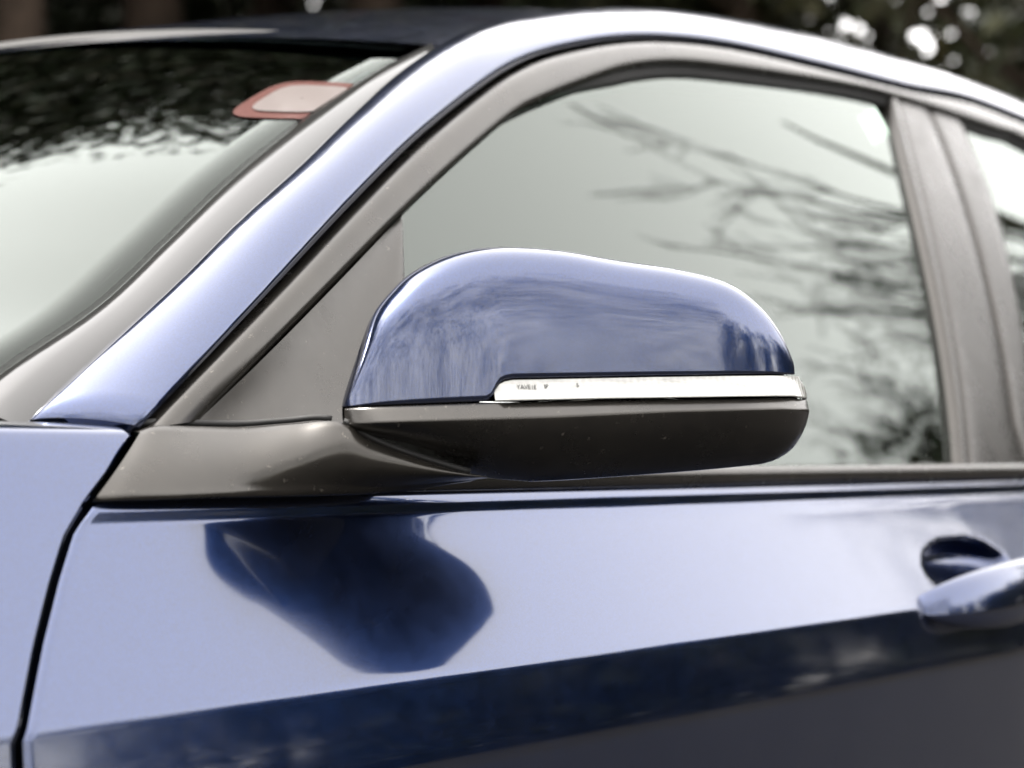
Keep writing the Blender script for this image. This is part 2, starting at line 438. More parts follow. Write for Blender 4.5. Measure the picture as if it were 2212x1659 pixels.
# --- black window frame of the front door, rubber run and glass
frame_out = [on(px, py, off(G, -0.004)) for px, py in [(318, 928), (443, 800), (618, 620), (766, 462), (914, 313), (1060, 192), (1138, 144), (1212, 117), (1334, 94), (1456, 92), (1606, 112), (1806, 160), (1956, 198), (2136, 238)]]
frame_out += [p + Vector((0, 0.0, -0.007)) for p in seam[-3:]]
frame_in = [on(px, py, off(G, -0.004)) for px, py in [(430, 912), (550, 790), (700, 637), (866, 468), (1000, 342), (1106, 252), (1161, 221), (1281, 172), (1356, 148), (1456, 138), (1571, 148), (1816, 183), (1921, 207), (2076, 256), (2156, 282), (2212, 302)]]
frame_in += [Vector((1.83, G(1.83, 1.315) - 0.004, 1.315)), Vector((2.05, G(2.05, 1.20) - 0.004, 1.20)), Vector((2.24, G(2.24, 1.02) - 0.004, 1.02))]
NF = 130
FO = spline(frame_out, NF); FI = spline(frame_in, NF)
rows = []
for k in range(NF):
    a, b = FO[k], FI[k]; row = [a + Vector((0, 0.012, 0))]
    for q in range(7):
        s_ = q / 6
        row.append(a.lerp(b, s_) + Vector((0, -0.004, 0.001)) * (1 - (2 * s_ - 1) ** 4))
    row += [b + Vector((0, 0.004, 0)), b + Vector((0, 0.012, -0.002))]
    rows.append(row)
fr = grid('window_frame', rows, PLASTIC, car); mirrored(fr)
gx = [p.x for p in FI]; gz = [p.z for p in FI]
# rubber run inside the frame
rows = []
for k in range(NF):
    b = FI[k]; t = (FI[min(k + 1, NF - 1)] - FI[max(k - 1, 0)]).normalized()
    d = Vector((t.z, 0, -t.x)).normalized()
    w = 0.010 * min(1, max(0.15, (b.x - 0.50) / 0.12))
    c = b + d * w; 
    rows.append([b + Vector((0, 0.003, 0)), b + d * w * 0.5 + Vector((0, 0.005, 0)), Vector((c.x, G(c.x, c.z) + 0.004, c.z)), Vector((c.x, G(c.x, c.z) + 0.014, c.z))])
rb = grid('window_seal', rows, RUBBER, car); mirrored(rb)
def side_glass(name, x0, x1, dz=0.012):
    rows = []
    xs = np.linspace(x0, x1, 60)
    for i in range(33):
        row = []
        for x in xs:
            zt = float(np.interp(x, gx, gz)) + dz; z0 = 0.945
            z = z0 + (max(zt, z0 + 0.01) - z0) * i / 32
            row.append(Vector((x, G(x, z) + 0.006, z)))
        rows.append(row)
    o = grid(name, rows, GLASS, car, thick=0.004, off=-1)
    return o
bp = [on(px, py, off(G, -0.002)) for px, py in [(1926, 218), (1956, 345), (1991, 480), (2021, 625), (2046, 750), (2061, 860), (2076, 1014)]]
bpx = np.polyfit([p.z for p in bp], [p.x for p in bp], 3)
gl1 = side_glass('door_window', 0.13, 1.16); mirrored(gl1)
gl2 = side_glass('rear_door_window', 1.24, 2.2); mirrored(gl2)
# --- B pillar: trim strip, front cover, rear-door cover
def pil(name, xa, xb, m, dy, z0=0.952, z1=1.385, bul=0.002):
    rows = []
    for i in range(41):
        z = z0 + (z1 - z0) * i / 40; a, b = xa(z), xb(z)
        row = [Vector((a, G(a, z) + 0.012, z))]
        for q in range(9):
            s_ = q / 8; x = a + (b - a) * s_
            row.append(Vector((x, G(x, z) + dy - bul * (1 - (2 * s_ - 1) ** 6), z)))
        row.append(Vector((b, G(b, z) + 0.012, z)))
        rows.append(row)
    o = grid(name, rows, m, car); mirrored(o); return o
bx = lambda z: float(np.polyval(bpx, z))
zt_ = 1.362
pil('pillar_edge_trim', lambda z: bx(z), lambda z: bx(z) + 0.014, PLASTIC, -0.001, z1=zt_, bul=0.003)
pil('pillar_cover', lambda z: bx(z) + 0.0148, lambda z: shutx(z) - 0.0018, GLOSSBLACK, 0.0, z1=zt_)
rp = [on(px, py, G) for px, py in [(2076, 262), (2126, 380), (2161, 480), (2184, 575), (2207, 700), (2228, 850), (2242, 1010)]]
rpf = np.polyfit([p.z for p in rp], [p.x for p in rp], 3)
pil('rear_pillar_cover', lambda z: shutx(z) + 0.0018, lambda z: max(shutx(z) + 0.02, float(np.polyval(rpf, z))), GLOSSBLACK, 0.0005, z1=zt_)
pil('pillar_backing', lambda z: bx(z) + 0.006, lambda z: max(shutx(z) + 0.018, float(np.polyval(rpf, z)) - 0.006), RUBBER, 0.008, z1=zt_, bul=0.0)

# --- belt moulding
def belt(name, x0, x1, m=PLASTIC):
    rows = []
    sec = [(0.010, 0.9515), (-0.0015, 0.9515), (-0.0038, 0.9535), (-0.0048, 0.957), (-0.0042, 0.9615), (-0.0012, 0.9645), (0.004, 0.9652), (0.016, 0.9655)]
    for i in range(80):
        x = x0 + (x1 - x0) * i / 79
        rows.append([Vector((x, yb(x) + a, b)) for a, b in sec])
    o = grid(name, rows, m, car); mirrored(o); return o
belt('belt_moulding', 0.20, shutx(0.96) - 0.002)
belt('rear_belt_moulding', shutx(0.96) + 0.002, 2.26)

# --- door mirror ----------------------------------------------------
mir = bpy.data.objects.new('door_mirror', None)
B0 = Vector((0.148, -0.018, 0)); EU = Vector((0.226, -0.136, 0)).normalized(); MN = Vector((-EU.y * -1, 0, 0))
MN = Vector((EU.y, -EU.x, 0))                # forward and outward
def onM(px, py, fwd=0.0):
    d = ray(px, py); o = B0 + MN * fwd
    t = (o - CAM).dot(MN) / d.dot(MN); p = CAM + d * t
    return ((p - o).dot(EU), p.z)
def MP(u, f, z): return Vector((B0.x, B0.y, 0)) + EU * u + MN * f + Vector((0, 0, z))
def mtab(pts, fwd=0.0):
    q = [onM(px, py, fwd) for px, py in pts]
    return [a for a, b in q], [b for a, b in q]
TOP = mtab([(738, 880), (745, 850), (766, 785), (801, 688), (841, 633), (891, 588), (971, 550), (1066, 535), (1191, 541), (1316, 562), (1441, 581), (1541, 607), (1606, 650), (1651, 705), (1683, 770), (1700, 808), (1714, 822), (1726, 845), (1734, 890)])
BOT = mtab([(738, 900), (745, 928), (780, 946), (841, 967), (940, 1003), (1031, 1028), (1110, 1037), (1191, 1038), (1441, 1021), (1600, 1007), (1666, 996), (1711, 968), (1728, 935), (1734, 905)])
U0, U1 = TOP[0][0], TOP[0][-1]
def smoothtab(T):
    return lambda u: float(np.interp(u, T[0], T[1]))
def pch(T):
    c = spline([Vector((a, b, 0)) for a, b in zip(*T)], 500); X = np.array([p.x for p in c]); Z = np.array([p.y for p in c])
    X = np.maximum.accumulate(X); return lambda u: float(np.interp(u, X, Z))
ztop, zbot = pch(TOP), pch(BOT)
DC = 0.040
L1 = smoothtab(mtab([(738, 876), (1046, 866), (1056, 861), (1062, 851), (1068, 837), (1076, 826), (1088, 820), (1104, 817), (1400, 811), (1671, 807), (1734, 807)], 0.028))
L2 = smoothtab(mtab([(738, 878), (1061, 867), (1316, 862), (1726, 856), (1740, 858)], 0.030))
L3 = smoothtab(mtab([(738, 915), (1191, 900), (1441, 888), (1691, 882), (1740, 884)], 0.036))
def endp(u):
    w = (u - U0) / (U1 - U0)
    a = min(1, w / 0.30); b = min(1, (1 - w) / 0.26)
    return math.sqrt(max(0, 1 - (1 - a) ** 2.6)) * math.sqrt(max(0, 1 - (1 - b) ** 2.2))
def fup(u, z):
    """forward bulge of the mirror head above its lower ledge"""
    zt, z2 = ztop(u), L2(u)
    if zt <= z2 + 1e-4: return 0.0
    t = min(1, max(0, (z - z2) / (zt - z2)))
    return (DC - 0.0095) * endp(u) * (1 - t ** 6.0) ** (1 / 2.5) * (1 - 0.05 * t)
def strip(name, za, zb, us, nrow, m, dn=0.0, fold=0.004, parent=None, fn=fup, ease=1.0):
    rows = []
    for i in range(nrow + 1):
        t = (i / nrow)
        if ease != 1.0: t = 1 - (1 - t) ** ease
        row = []
        for u in us:
            a, b = za(u), zb(u)
            if b < a: a = b = (a + b) / 2
            z = a + (b - a) * t; row.append(MP(u, fn(u, z) + dn, z))
        rows.append(row)
    if fold: rows = [[p - MN * fold for p in rows[0]]] + rows
    return grid(name, rows, m, parent or mir)
def uspan(a, b, n): return [a + (b - a) * 0.5 * (1 - math.cos(math.pi * i / n)) for i in range(n + 1)]
pxu = lambda px, py=820, f=0.03: onM(px, py, f)[0]
us = uspan(U0, U1, 140)
us_cap = uspan(U0, pxu(1697, 800, 0.01), 150)
us_cap = sorted(set(us_cap + list(np.linspace(pxu(1040), pxu(1110), 40))))
cap = strip('mirror_cap', L1, ztop, us_cap, 60, PAINT, ease=2.2)
us_led = sorted(set(list(np.linspace(pxu(1068), pxu(1112), 30)) + list(np.linspace(pxu(1112), U1 - 0.0008, 90))))
def fled(u, z):
    a, b = L2(u), max(L1(u), L2(u) + 0.002); t = min(1, max(0, (z - a) / (b - a)))
    return fup(u, z) + 0.0052 * endp(u) * (1 - t) ** 1.7 * min(1, (u - pxu(1062)) / 0.006 + 0.05)
led_top = lambda u: min(L1(u) - 0.0010, ztop(u) - 0.0003)
led = strip('turn_signal_lens', lambda u: L2(u) + 0.0002, led_top, us_led, 14, LENS, dn=-0.0004, fold=0.004, fn=fled)
# lower black cover: ledge, then the face that curves down and under
rows = []
us_low = [U0 + 0.0004 + (U1 - U0 - 0.0008) * 0.5 * (1 - math.cos(math.pi * i / 140)) for i in range(141)]
for i in range(9):
    t = i / 8; row = []
    for u in us_low:
        zt = min(L2(u) - 0.0007, ztop(u)); z3 = min(L3(u), zt - 0.0005); e = endp(u)
        z = zt + (z3 - zt) * t; f0 = fup(u, max(zt, L2(u))) + 0.0015 * e; f1 = DC * e
        row.append(MP(u, f0 + (f1 - f0) * t ** 0.9, z))
    rows.append(row)
for i in range(1, 29):
    t = i / 28; row = []
    for u in us_low:
        zt = min(L2(u) - 0.0007, ztop(u)); z3 = min(L3(u), zt - 0.0005); z4 = min(zbot(u), z3 - 0.0003)
        a = t * math.pi / 2; e = endp(u)
        row.append(MP(u, DC * e * (0.25 * math.cos(a) + 0.75 * (1 - t ** 1.25)), z3 + (z4 - z3) * (0.45 * math.sin(a) + 0.55 * t)))
    rows.append(row)
rows = [[p - MN * 0.004 for p in rows[0]]] + rows
low = grid('mirror_lower_cover', rows, PLASTIC, mir)
# rear half of the housing, rim and the mirror glass
ring = [(u, ztop(u)) for u in us] + [(u, min(zbot(u), ztop(u) - 0.0002)) for u in us[::-1][1:-1]]
cu = sum(a for a, b in ring) / len(ring); cz = sum(b for a, b in ring) / len(ring)
def ringat(sc, back, zs=1.0, f=0.0):
    """ring of the housing: back = share of its depth, deep at the door side, shallow at the tip"""
    out = []
    for a, b in ring:
        w = (a - U0) / (U1 - U0)
        dep = 0.098 * (1 - w) ** 0.8 + 0.050 * w
        dr = Vector((1, 0.0, 0)).lerp(Vector((0.80, 0.60, 0)), min(1, w * 1.15)).normalized()
        out.append(MP(cu + (a - cu) * sc, f, cz + (b - cz) * sc * zs) + dr * dep * back)
    return out
grid('mirror_rim_band', [ringat(0.998, 0.0), ringat(1.004, 0.03), ringat(1.004, 0.14)], PLASTIC, mir, closed=True)
grid('mirror_housing', [ringat(0.992, 0.12), ringat(0.985, 0.4), ringat(0.975, 0.75, 0.98), ringat(0.955, 0.97, 0.96), ringat(0.93, 1.0, 0.96), ringat(0.91, 0.98, 0.96), ringat(0.90, 0.90, 0.96)], PLASTIC, mir, closed=True)
mg = grid('mirror_glass', [ringat(0.905, 0.92, 0.96), ringat(0.5, 0.92, 0.96), ringat(0.01, 0.92, 0.96)], MIRROR, mir, closed=True)
# tiny moulded approval marks along the lens
def marks(txt, px, py, size, parent):
    c = bpy.data.curves.new('lens_marks', 'FONT'); c.body = txt; c.size = size; c.extrude = 0.00008
    t = bpy.data.objects.new('tmp', c); SC.collection.objects.link(t)
    bpy.context.view_layer.update()
    me = bpy.data.meshes.new_from_object(t.evaluated_get(bpy.context.evaluated_depsgraph_get())); bpy.data.objects.remove(t)
    u0, z0 = onM(px, py, 0.032)
    for v in me.vertices:
        u = u0 + v.co.x; z = z0 + v.co.y
        v.co = MP(u, fled(u, z) + 0.0001 + v.co.z, z)
    return link('lens_marks', me, MARK, parent, False)
marks('YAVE1E', 1117, 840, 0.0032, mir); marks('IP', 1176, 839, 0.0032, mir); marks('5', 1246, 836, 0.0030, mir)

# mirror foot: from the corner of the door outwards to the head
def foot():
    top = [(303, 934, 0.014), (345, 921, 0.012), (430, 922, 0.008), (540, 924, -0.002), (640, 917, -0.020), (735, 912, -0.040), (800, 950, -0.050), (880, 982, -0.062), (960, 1008, -0.072), (1026, 1026, -0.080)]
    bot = [(203, 1081, -0.003), (270, 1078, -0.010), (360, 1076, -0.015), (470, 1072, -0.020), (570, 1070, -0.024), (660, 1068, -0.029), (740, 1066, -0.036), (830, 1062, -0.046), (930, 1050, -0.060), (1030, 1036, -0.074)]
    T = spline([on(a, b, lambda x, z, q=q: yb(x) + q) for a, b, q in top], 60)
    Bt = spline([on(a, b, lambda x, z, q=q: yb(x) + q) for a, b, q in bot], 60)
    rows = []
    for k in range(60):
        s_ = k / 59; a, b = T[k], Bt[k]
        out = Vector((-0.35, -1, 0)).normalized()
        row = [Vector((a.x + 0.02, max(a.y + 0.03, yb(a.x) + 0.012), a.z - 0.003)), a + Vector((0, 0.010, -0.0005)), a + Vector((0, 0.003, 0.0004))]
        for q in range(13):
            w = q / 12
            lean = 0.002 * (1 - s_) * math.sin(math.pi * w) + 0.012 * s_ * math.sin(math.pi * min(1, w * 1.1))
            row.append(a.lerp(b, w) + out * lean)
        row += [b + Vector((0, 0.004, -0.001)), Vector((b.x + 0.012, max(b.y + 0.03, yb(b.x) + 0.004), b.z - 0.001))]
        rows.append(row)
    f_ = grid('mirror_foot', rows, PLASTIC, mir)
    MB().tube([p + Vector((0.001, 0.009, 0.0022)) for p in T[2:36]], 0.0016, 8).build('foot_gasket', RUBBER, mir, True)
    MB().tube([p + Vector((0.0015, 0.001, 0.0012)) for p in T[35:59]], 0.0014, 8).build('fold_joint', RUBBER, mir, True)
    return f_
foot()
# sail: the black triangle between window frame and mirror
rows = []
Lp = spline([on(px, py, off(G, -0.003)) for px, py in [(405, 922), (550, 787), (700, 636), (864, 464)]], 30)
Rp = spline([on(px, py, off(G, -0.003)) for px, py in [(885, 925), (880, 790), (875, 640), (869, 466)]], 30)
for k in range(30):
    t = k / 29; row = []
    for j in range(25):
        s_ = j / 24; p = Lp[k].lerp(Rp[k], s_)
        flare = 0.008 * max(0, 1 - t / 0.42) ** 2.4 * min(1, s_ / 0.45 + 0.12)
        hollow = 0.004 * math.sin(math.pi * min(1, s_ * 1.15)) * (1 - t)
        row.append(Vector((p.x, G(p.x, p.z) - 0.003 - 0.002 * (1 - s_) - flare + hollow, p.z)))
    row.append(row[-1] + Vector((0.001, 0.010, 0)))
    rows.append(row)
grid('mirror_sail', rows, PLASTIC, mir)
SC.collection.objects.link(mir); mir.parent = car; mir['label'] = 'blue capped door mirror with clear turn signal strip and black lower cover'
fm = mir.copy(); SC.collection.objects.link(fm); fm.name = 'door_mirror'; fm['label'] = 'door mirror on the far side of the car'
for ch in list(mir.children):
    if ch.name.startswith('lens_marks'): continue
    mirrored(ch, parent=fm)

# --- door handle
def handle():
    rows = []; n = 46
    for i in range(n + 1):
        s_ = i / n; x = 0.742 + 0.232 * s_
        e = math.sqrt(max(0.0, 1 - abs(2 * s_ - 1) ** 5.0))
        o = 0.004 + 0.034 * math.sin(math.pi * min(1, max(0, s_))) ** 0.55
        yc = yb(x) + _yc * (1 + 0.30 * min(1, (x - 0.1) / 0.8)) - o + 0.014; zc = 0.8565 + 0.014 * s_
        hh = (0.0165 + 0.008 * math.sin(math.pi * s_)) * max(e, 0.05); tt = 0.011 * max(e, 0.05)
        row = []
        for k in range(28):
            a = 2 * math.pi * k / 28
            ca, sa = math.cos(a), math.sin(a)
            row.append(Vector((x, yc + tt * math.copysign(abs(ca) ** 0.9, ca) + 0.004 * sa, zc + hh * math.copysign(abs(sa) ** 0.95, sa))))
        rows.append(row)
    o = grid('door_handle', rows, PAINT, door, closed=True, flip=True)
    return o
hd = handle()
fdoor = mirrored(door); fdoor['label'] = 'front door on the far side'
mirrored(hd, parent=fdoor); mirrored(rdoor); mirrored(quart); mirrored(wing)

# --- cowl corner, pillar foot gap, inner black structure so that gaps read dark
rows = []
for i in range(40):
    x = -0.06 + 0.20 * i / 39
    rows.append([Vector((x, yb(x) + 0.030, z)) for z in (0.30, 0.6, 0.80, 0.90, 0.948)] )
inner = grid('hinge_post', rows, RUBBER, car, thick=0.02, off=-1); mirrored(inner)
rows = []
for x in (1.10, 1.40):
    rows.append([Vector((x, yb(x) + 0.035, z)) for z in (0.30, 0.6, 0.90, 0.94)])
pb = grid('lock_post', rows, RUBBER, car, thick=0.02, off=-1); mirrored(pb)
# bonnet and cowl
rows = []
ed = by_x([p for p in wing_edge[2:-3]], np.linspace(-1.18, 0.0, 40))
for p in ed:
    rows.append(cross(p + Vector((0.0, 0.004, -0.003)), 0.02, 0.055 + 0.02 * (p.x + 1.18) , 40))
grid('bonnet', rows, PAINT, car)
rows = [cross(Vector((0.004, 0.06, 0.972)), 0.03, 0.05, 40), cross(Vector((0.04, 0.075, 0.962)), 0.10, 0.04, 40), cross(TRIM[0] + Vector((0.01, 0, -0.01)), 0.15, 0.0, 40)]
grid('cowl_panel', rows, PLASTIC, car, thick=0.01, off=-1)
# sticker at the top corner of the windscreen, on the inside of the glass
def scr_pt(k, j):
    k = min(NW - 1.001, max(0, k)); j = min(47.99, max(0, j)); a, b = int(k), int(j); fk, fj = k - a, j - b
    r = SCR_ROWS
    return r[a][b].lerp(r[a][b + 1], fj).lerp(r[a + 1][b].lerp(r[a + 1][b + 1], fj), fk) + Vector((-0.0012, -0.0006, 0.0032))
def hit_scr(px, py):
    best = None
    for k in np.arange(0, NW - 1, 0.5):
        for j in np.arange(0, 30, 0.25):
            p = scr_pt(k, j) - CAM; t = p.dot(vdir)
            x = W0 / 2 + FPX * p.dot(rightv) / t; y = H0 / 2 - FPX * p.dot(upv) / t
            e = (x - px) ** 2 + (y - py) ** 2
            if best is None or e < best[0]: best = (e, k, j)
    return best[1], best[2]
sk, sj = hit_scr(655, 208)
stk = bpy.data.objects.new('windscreen_sticker', None); SC.collection.objects.link(stk); stk.parent = car
for nm, sc_, m_, dn in (('sticker_border', 1.0, STICKER_RED, 0.0), ('sticker_face', 0.72, STICKER_WHITE, 0.0006)):
    rws = []
    for rr in (1.0, 0.5, 0.02):
        rws.append([scr_pt(sk + 2.7 * sc_ * rr * math.copysign(abs(math.sin(a)) ** 0.5, math.sin(a)), sj + 1.35 * sc_ * rr * math.copysign(abs(math.cos(a)) ** 0.5, math.cos(a))) + Vector((-dn, -dn, dn)) for a in [2 * math.pi * q / 32 for q in range(32)]])
    grid(nm, rws, m_, stk, closed=True)
stk['label'] = 'small red bordered white sticker inside the windscreen corner'

# --- rest of the body
rows = []
for k in range(16):
    t = k / 15; p = Vector((2.20 + 0.52 * t, 0.33 - 0.05 * t, 1.405 - 0.40 * t - 0.03 * math.sin(math.pi * t) * -1))
    rows.append(cross(p, -0.06, 0.03 * (1 - t) + 0.01, 30))
grid('rear_window', rows, SCREEN, car, thick=0.005)
rows = []
for i in range(13):
    t = i / 12; x0 = 2.22 + 0.10 * t; row = []
    z = 1.30 - 0.34 * t
    for j in range(9):
        q = j / 8; x = (2.00 + 0.26 * t) + (0.50 + 0.02 * t) * q
        row.append(Vector((x, G(min(x, 2.4), z) + 0.02 * q - 0.004 + 0.02 * q * (1 - t), z)))
    rows.append(row)
cp = grid('rear_roof_pillar', rows, PAINT, car); mirrored(cp)
rows = [cross(Vector((2.26 + 1.02 * t, yb(2.26 + 1.02 * t) + 0.02, 0.978)), 0.0, 0.02, 30) for t in [i / 10 for i in range(11)]]
grid('rear_deck', rows, PAINT, car)
rows = [cross(Vector((2.70 + 0.6 * t, 0.10, 1.005 - 0.02 * t * t)), -0.05, 0.03, 30) for t in [i / 10 for i in range(11)]]
rows.append(cross(Vector((3.31, 0.12, 0.70)), -0.05, 0.0, 30))
grid('boot_lid', rows, PAINT, car, thick=0.01)
rows = [cross(Vector((3.27 + 0.06 * math.sin(math.pi * t), 0.11, 0.72 - 0.42 * t)), -0.10, 0.0, 30) for t in [i / 10 for i in range(11)]]
grid('rear_bumper', rows, PAINT, car, thick=0.01)
rows = [cross(Vector((-1.20 - 0.05 * math.sin(math.pi * t), 0.13, 0.86 - 0.58 * t)), 0.16, 0.0, 30) for t in [i / 10 for i in range(11)]]
grid('front_bumper', rows, PAINT, car, thick=0.01)
for s_ in (-1, 1):
    MB().box((-1.40, YC + s_ * 0.16 - 0.12, 0.60), (-1.33, YC + s_ * 0.16 + 0.12, 0.78)).build('grille', GLOSSBLACK, car, bevel=0.02)
    MB().box((-1.33, YC + s_ * 0.52 - 0.16, 0.62), (-1.20, YC + s_ * 0.52 + 0.16, 0.76)).build('headlight', LENS, car, bevel=0.03)
    MB().box((3.26, YC + s_ * 0.56 - 0.18, 0.76), (3.36, YC + s_ * 0.56 + 0.18, 0.90)).build('tail_light', STICKER_RED, car, bevel=0.03)
MB().box((-1.15, 0.10, 0.20), (3.2, 1.61, 0.30)).build('underbody', RUBBER, car)
MB().box((-1.05, 0.28, 0.30), (-0.05, 1.43, 0.85)).build('engine_bay', RUBBER, car)
MB().box((2.45, 0.16, 0.30), (3.2, 1.55, 0.93)).build('boot_box', RUBBER, car)
for wx in (WHX, 2.33):
    for side in (0, 1):
        y0 = 0.03 if side == 0 else 2 * YC - 0.03 - 0.22
        w = MB().lathe([(0.20, 0.02), (0.225, 0.0), (0.29, 0.0), (0.318, 0.02), (0.322, 0.05), (0.322, 0.17), (0.318, 0.20), (0.29, 0.22), (0.225, 0.22), (0.20, 0.20)], (wx, y0, 0.324), 'y', 56).build('wheel', TYRE, car, True)
        yo = y0 + (0.012 if side == 0 else 0.208)
        rm = MB().lathe([(0.225, 0.0), (0.21, 0.03 if side == 0 else -0.03), (0.20, 0.10 if side == 0 else -0.10)], (wx, yo, 0.324), 'y', 56).build('rim', CHROME, w, True)
        for q in range(5):
            a = 2 * math.pi * q / 5 + 0.3
            c, s2 = math.cos(a), math.sin(a)
            MB().tube([(wx + 0.03 * c, yo + (0.02 if side == 0 else -0.02), 0.324 + 0.03 * s2), (wx + 0.21 * c, yo + (0.006 if side == 0 else -0.006), 0.324 + 0.21 * s2)], [0.03, 0.022], 10).build('spoke', CHROME, w, True)
# --- cabin
MB().box((0.18, 0.16, 0.62), (0.62, 1.55, 0.93)).build('dashboard', DARK, car, bevel=0.05)
MB().box((0.20, 0.10, 0.30), (2.4, 1.61, 0.36)).build('cabin_floor', DARK, car)
for y0 in (0.24, 1.0):
    st_ = bpy.data.objects.new('seat', None); SC.collection.objects.link(st_); st_.parent = car
    MB().box((0.85, y0, 0.42), (1.36, y0 + 0.48, 0.58)).build('seat_cushion', DARK, st_, bevel=0.05)
    v = MB().box((0, y0, 0), (0.14, y0 + 0.46, 0.62)).build('seat_back', DARK, st_, bevel=0.05)
    v.location = (1.32, 0.01, 0.54); v.rotation_euler = (0, R(18), 0)
    v = MB().box((0, y0 + 0.11, 0), (0.10, y0 + 0.35, 0.17)).build('headrest', DARK, st_, bevel=0.04)
    v.location = (1.50, 0.01, 1.15); v.rotation_euler = (0, R(12), 0)
MB().box((1.85, 0.22, 0.42), (2.35, 1.49, 0.60)).build('rear_bench', DARK, car, bevel=0.05)
v = MB().box((0, 0.22, 0), (0.14, 1.49, 0.55)).build('rear_backrest', DARK, car, bevel=0.05); v.location = (2.3, 0, 0.56); v.rotation_euler = (0, R(18), 0)
pts = [(0.70 + 0.07 * math.sin(a), 0.48 + 0.185 * math.cos(a), 0.88 + 0.17 * math.sin(a)) for a in [2 * math.pi * q / 40 for q in range(41)]]
sw = MB().tube(pts, 0.016, 10, False).build('steering_wheel', RUBBER, car, True)
MB().tube([(0.60, 0.48, 0.88), (0.70, 0.48, 0.88)], 0.05, 20).build('steering_hub', RUBBER, car, True)
dc = MB().box((0.20, 0.055, 0.40), (1.15, 0.11, 0.93)).build('door_card', DARK, car, bevel=0.02); mirrored(dc)

# ================================================================== the wood
rnd = random.Random(11)
def leafmat(name, cols):
    m = mat(name, Roughness=0.65, Specular_IOR_Level=0.3)
    gi = N(m, 'ShaderNodeNewGeometry')
    L(m, ramp(m, gi.outputs['Random Per Island'], [(i / (len(cols) - 1), c) for i, c in enumerate(cols)]), P(m).inputs['Base Color'])
    return m
LEAF = leafmat('dark_foliage', [(0.008, 0.013, 0.004), (0.014, 0.022, 0.006), (0.022, 0.026, 0.009), (0.028, 0.021, 0.012)])
LEAF2 = leafmat('olive_foliage', [(0.014, 0.017, 0.006), (0.028, 0.032, 0.010), (0.042, 0.036, 0.015)])
BARK = noise_mat('brown_bark', (0.016, 0.011, 0.008), (0.045, 0.032, 0.023), 6, bstr=0.8, bd=0.03)
TWIG = noise_mat('grey_bark', (0.010, 0.011, 0.007), (0.032, 0.032, 0.022), 9)
def leaves(rs, n, blobs, size):
    """n leaf sprays spread through a set of ellipsoids: (cx, cy, cz, rx, rz)"""
    B = np.array(blobs); w = B[:, 3] ** 2 * B[:, 4]; idx = rs.choice(len(B), n, p=w / w.sum())
    d = rs.normal(size=(n, 3)); d /= np.linalg.norm(d, axis=1)[:, None]
    r = rs.random(n) ** 0.45
    c = B[idx, :3] + d * r[:, None] * np.stack([B[idx, 3], B[idx, 3], B[idx, 4]], 1)
    a = rs.normal(size=(n, 3)); a /= np.linalg.norm(a, axis=1)[:, None]
    b = np.cross(a, rs.normal(size=(n, 3))); b /= np.linalg.norm(b, axis=1)[:, None]
    sz = size * (0.6 + 0.8 * rs.random(n))[:, None]
    v = np.stack([c - a * sz, c - b * sz * 0.5, c + a * sz, c + b * sz * 0.5], 1).reshape(-1, 3)
    return v
def quadmesh(name, v):
    me = bpy.data.meshes.new(name); n = len(v) // 4
    me.vertices.add(len(v)); me.vertices.foreach_set('co', v.astype(np.float32).ravel())
    me.loops.add(len(v)); me.loops.foreach_set('vertex_index', np.arange(len(v), dtype=np.int32))
    me.polygons.add(n); me.polygons.foreach_set('loop_start', np.arange(0, len(v), 4, dtype=np.int32))
    me.update(calc_edges=True); return me
def crown_blobs(rs, h, base, rad, n):
    out = []
    for i in range(n):
        t = (i + rs.random()) / n; z = base + (h - base) * t
        rr = rad * (0.35 + 0.65 * math.sin(math.pi * min(1, 0.18 + 0.78 * t)))
        a = rs.random() * 6.283; q = rr * 0.62 * rs.random() ** 0.5
        out.append((q * math.cos(a), q * math.sin(a), z, rr * (0.45 + 0.25 * rs.random()), rr * (0.3 + 0.2 * rs.random())))
    return out
def trunk_mesh(rs, h, r, base, rad, name='trunk'):
    m = MB(); pts = []; rr = []
    for i in range(10):
        t = i / 9; pts.append((0.25 * math.sin(t * 2.2 + rs.random()) * t, 0.25 * math.sin(t * 3 + rs.random()) * t, -0.1 + h * 0.92 * t)); rr.append(r * (1.25 if i == 0 else 1) * (1 - 0.88 * t))
    m.tube(pts, rr, 10)
    for i in range(9):
        z = base * 0.8 + (h - base) * 0.8 * (i / 9); a = rs.random() * 6.283; q = rad * (0.5 + 0.4 * rs.random())
        k = min(8, int(z / (h * 0.92) * 9)); p0 = Vector(pts[k]).lerp(Vector(pts[k + 1]), 0.3)
        p1 = p0 + Vector((math.cos(a) * q * 0.5, math.sin(a) * q * 0.5, q * 0.3)); p2 = p0 + Vector((math.cos(a) * q, math.sin(a) * q, q * 0.75))
        m.tube([p0, p1, p2], [rr[k] * 0.5, rr[k] * 0.3, 0.015], 6)
    return m
protos = []
for i in range(6):
    rs = np.random.default_rng(40 + i)
    h = 10.5 + 2.0 * rs.random(); base = 4.2 + 1.2 * rs.random(); rad = 2.2 + 0.7 * rs.random()
    m = trunk_mesh(rs, h, 0.20 + 0.09 * rs.random(), base, rad)
    tm = mesh('trunk', m.v, m.f); tm.materials.append(BARK); tm.polygons.foreach_set('use_smooth', [True] * len(tm.polygons))
    cm = quadmesh('crown', leaves(rs, 11000 if i < 5 else 1000, crown_blobs(rs, h, base if i < 5 else 1.5, rad, 30), 0.095 if i < 5 else 0.2)); cm.materials.append(LEAF if i % 2 == 0 else LEAF2)
    protos.append((tm, cm))
